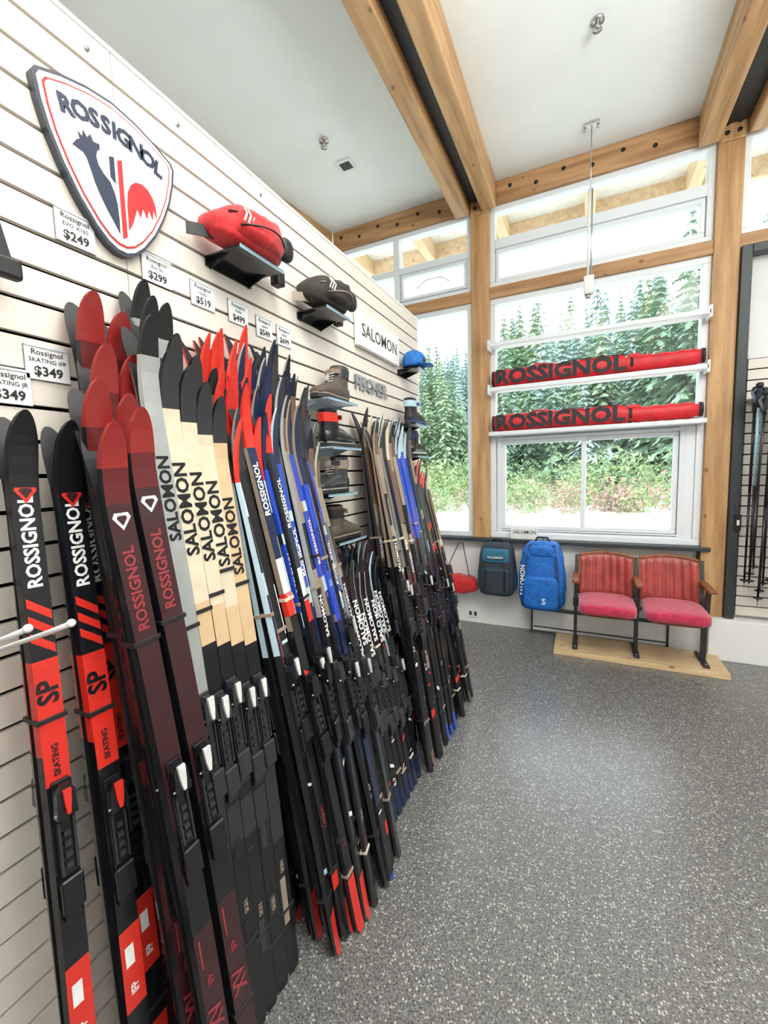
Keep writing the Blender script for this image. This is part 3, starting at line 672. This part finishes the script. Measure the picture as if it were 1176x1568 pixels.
# ------------------------------------------------------------------ ceiling fixtures
for xx,yy in((-1.80,2.87),(.02,2.87)):
    g=G(); g.tube([(xx,yy,CE-.001),(xx,yy,CE-.012)],.035,steel,20); g.tube([(xx,yy,CE-.012),(xx,yy,CE-.05)],[.014,.010],steel,10)
    g.tube([(xx,yy,CE-.05),(xx,yy,CE-.054)],.024,steel,14); g.tube([(xx-.016,yy,CE-.02),(xx-.016,yy,CE-.05)],.003,steel,6); g.tube([(xx+.016,yy,CE-.02),(xx+.016,yy,CE-.05)],.003,steel,6); g.done('fire_sprinkler')
g=G()
g.rbox(-1.845,-1.715,3.10,3.22,CE-.012,CE-.001,white,.004); g.box(-1.825,-1.735,3.12,3.20,CE-.014,CE-.011,blackm); g.done('ceiling_vent')
g=G(); px,py=.0,3.65
g.rbox(px-.05,px+.05,py-.03,py+.03,CE-.02,CE-.001,steel,.004); g.tube([(px-.05,py,CE-.03),(px-.035,py,CE-.03)],.015,steel,8); g.tube([(px+.035,py,CE-.03),(px+.05,py,CE-.03)],.015,steel,8)
g.tube([(px,py,CE-.02),(px,py,3.52)],.003,steel,6)
g.tube([(px-.008,py,3.54),(px-.008,py,2.92)],.008,white,8); g.tube([(px+.012,py,3.54),(px+.012,py,2.92)],.006,steel,8)
g.rbox(px-.035,px+.035,py-.03,py+.03,2.79,2.925,white,.010); g.tube([(px-.005,py,2.79),(px-.005,py,2.765)],.02,steel,12); g.done('pendant_lamp')
# ------------------------------------------------------------------ outside
soff=mat('soffit_white',(.92,.91,.87),rough=.7)
pw=wood('rafter_wood',(7,.6,7),(.80,.60,.38),(.62,.42,.24))
g=G(); g.box(-5,5,4.2,5.3,4.32,4.40,soff)
for xx in(-2.65,-1.78,-.88,0,.89,1.78,2.7): g.box(xx-.05,xx+.05,4.14,5.3,4.12,4.32,pw)
g.box(-5,5,5.28,5.34,4.14,4.42,pw); g.done('roof_eave')
grd=mat('gravel_ground',(.88,.88,.84),(.52,.55,.36),rough=.9,scale=.5,detail=8,bump=.5)
g=G(); N=60; vs=[];fs=[]
def gh(x_,y_):
    h=-.6 if y_<8 else -.6+ (y_-8)*.035
    if y_>40: h+=(y_-40)*.28
    return h+.5*mn.noise(Vector((x_*.15,y_*.15,0)))*(min(1,max(0,(y_-5)/8)))
for j in range(N+1):
    for i in range(N+1):
        x_=-75+130*i/N; y_=4.3+ (110)*(j/N)**1.7; vs.append((x_,y_,gh(x_,y_)))
for j in range(N):
    for i in range(N): a=j*(N+1)+i; fs.append((a,a+1,a+N+2,a+N+1))
g.add(vs,fs,grd,None,True); g.done('ground_outside')
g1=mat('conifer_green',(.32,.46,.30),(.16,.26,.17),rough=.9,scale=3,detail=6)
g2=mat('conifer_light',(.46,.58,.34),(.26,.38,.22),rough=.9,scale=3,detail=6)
g3=mat('conifer_hazy',(.50,.64,.60),(.38,.52,.48),rough=.9,scale=2,detail=6)  # distance haze put into the colour as a pale blue-green
bark=mat('bark',(.34,.29,.24),(.20,.16,.13),rough=.9,scale=12)
def treemesh(seed,m,n=20,h=1.0,wd=.17):
    rr=random.Random(seed); g=G()
    g.tube([(0,0,0),(0,0,h*.9)],[.012,.003],bark,6)
    for k in range(n):
        f=k/n; zc=h*(.06+.93*f); r=wd*(1-f)**.8*rr.uniform(.65,1.2)+.010
        nb=11
        for q in range(nb):
            a=2*math.pi*q/nb+rr.uniform(-.4,.4); rl=r*rr.uniform(.5,1.25)
            c,s_=math.cos(a),math.sin(a); dz=-rl*rr.uniform(.15,.5)
            for e in range(4):
                t0=.15+.22*e; w_=rl*.20*(1.25-t0)
                bx=c*rl*t0; by=s_*rl*t0; bz=zc+dz*t0
                ex=c*rl*(t0+.33); ey=s_*rl*(t0+.33); ez=zc+dz*(t0+.33)-rl*rr.uniform(.0,.16)
                g.add([(bx,by,bz+.004),(ex-s_*w_,ey+c*w_,ez),(ex+s_*w_,ey-c*w_,ez-rl*rr.uniform(0,.1))],[(0,1,2)],m)
    me=bpy.data.meshes.new('conifer'); me.from_pydata([tuple(v) for v in g.v],[],g.f)
    for mm in g.mats: me.materials.append(mm)
    me.polygons.foreach_set('material_index',g.m); return me
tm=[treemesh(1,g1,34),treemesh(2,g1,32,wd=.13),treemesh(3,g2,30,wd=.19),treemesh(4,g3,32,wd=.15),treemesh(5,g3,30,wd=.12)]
fo=bpy.data.objects.new('conifer_forest',None); S.collection.objects.link(fo)
rr=random.Random(3)
def tree(x_,y_,h,k):
    o=bpy.data.objects.new('conifer',tm[k]); S.collection.objects.link(o); o.parent=fo
    o.location=(x_,y_,gh(x_,y_)-.1); o.scale=(h,h,h); o.rotation_euler=(0,0,rr.uniform(0,6))
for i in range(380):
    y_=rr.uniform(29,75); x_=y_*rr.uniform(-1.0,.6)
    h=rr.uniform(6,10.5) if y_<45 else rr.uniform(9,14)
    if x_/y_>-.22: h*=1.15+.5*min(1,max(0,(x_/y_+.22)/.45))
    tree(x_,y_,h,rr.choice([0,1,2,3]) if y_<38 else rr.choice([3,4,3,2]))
for x_,y_,h,k in((4.6,26,13,0),(6.2,27,15,2),(3.6,29,13,0),(5.2,30,16,1),(-5,29,8,1),(-12,29,9,0),(-9,29,8,2),(-2,30,10,1),(0,32,11,0),(-15,30,10,1)): tree(x_,y_,h,k)
sh1=mat('shrub_green',(.46,.56,.27),(.26,.36,.15),rough=.95,scale=5,detail=8)
sh3=mat('shrub_dark_green',(.30,.41,.20),(.16,.25,.12),rough=.95,scale=5,detail=8)
sh2=mat('shrub_rust',(.54,.34,.28),(.36,.26,.20),rough=.95,scale=6,detail=8)
rk=mat('rock_grey',(.90,.90,.87),(.54,.53,.50),rough=.9,scale=2.5,detail=8)
def lump(g,c,s_,m,seed,sub=3,amp=.35):
    bm=bmesh.new(); bmesh.ops.create_icosphere(bm,subdivisions=sub,radius=1)
    for v in bm.verts:
        k=1+amp*mn.noise(v.co*2.3+Vector((seed,0,0)))+amp*.6*mn.noise(v.co*7+Vector((0,seed,0))); v.co=Vector((v.co.x*s_[0]*k,v.co.y*s_[1]*k,v.co.z*s_[2]*k))+Vector(c)
    g.bm(bm,m,None,False)
def leafy(g,c,s_,m,nl):
    vs=[];fs=[]
    for k in range(nl):
        d=Vector((rr.gauss(0,1),rr.gauss(0,1),rr.gauss(0,1))).normalized()*rr.uniform(.35,1)**.6
        p=Vector(c)+Vector((d.x*s_[0],d.y*s_[1],d.z*s_[2]))
        q=.075*max(s_)+.03
        for _ in range(3): vs.append(p+Vector((rr.uniform(-q,q),rr.uniform(-q,q),rr.uniform(-q,q))))
        fs.append((3*k,3*k+1,3*k+2))
    g.add(vs,fs,m)
g=G()
for i in range(270):
    y_=rr.uniform(17,25.5); x_=y_*rr.uniform(-.9,.45); s_=rr.uniform(.35,.9)*(1+.5*(y_>21))
    leafy(g,(x_,y_,gh(x_,y_)+s_*.7),(s_,s_,s_*1.1),sh2 if y_<19 and rr.random()<.55 else (sh1 if rr.random()<.55 else sh3),220)
g.done('shrub_bank')
g=G()
for i in range(80):
    y_=rr.uniform(9.5,15.5); x_=y_*rr.uniform(-.9,.45); s_=rr.uniform(.2,.9); lump(g,(x_,y_,gh(x_,y_)-.05),(s_*1.6,s_,s_*.35),rk,i*1.7,3,.3)
g.done('rock_outcrop')
# ------------------------------------------------------------------ light
w=bpy.data.worlds.new('world'); S.world=w; w.use_nodes=True; bgn=w.node_tree.nodes['Background']
tcw=w.node_tree.nodes.new('ShaderNodeTexCoord'); nzw=w.node_tree.nodes.new('ShaderNodeTexNoise'); nzw.inputs['Scale'].default_value=2
crw=w.node_tree.nodes.new('ShaderNodeValToRGB'); crw.color_ramp.elements[0].color=(.66,.84,1,1); crw.color_ramp.elements[1].color=(.92,.97,1,1)
w.node_tree.links.new(tcw.outputs['Generated'],nzw.inputs['Vector']); w.node_tree.links.new(nzw.outputs[0],crw.inputs[0]); w.node_tree.links.new(crw.outputs[0],bgn.inputs[0])
bgn.inputs[1].default_value=3.3
sd=bpy.data.lights.new('sun','SUN'); sd.energy=2.8; sd.angle=.02; sd.color=(1,.97,.92); so=bpy.data.objects.new('sun',sd); S.collection.objects.link(so)
so.rotation_euler=Vector((-.45,-.6,.75)).to_track_quat('Z','Y').to_euler()
def area(name,loc,sx,sy,e,rot=(0,0,0),col=(1,.96,.92)):
    d=bpy.data.lights.new(name,'AREA'); d.shape='RECTANGLE'; d.size=sx; d.size_y=sy; d.energy=e; d.color=col
    o=bpy.data.objects.new(name,d); S.collection.objects.link(o); o.location=loc; o.rotation_euler=rot; return o
area('fill_light_down',(-.25,.45,3.72),.8,1.4,50)  # unseen fill added above the ski wall, no fixture here
area('fill_light_down',(1.5,.6,3.72),1.2,1.6,30)  # second added fill for the room, also without a fixture
area('fill_light_up',(1.4,.2,2.75),1.2,2.2,200,(math.pi,0,0),(.96,1,.99))  # unseen upward fill, added to brighten the ceiling
print('objects',len(bpy.data.objects))
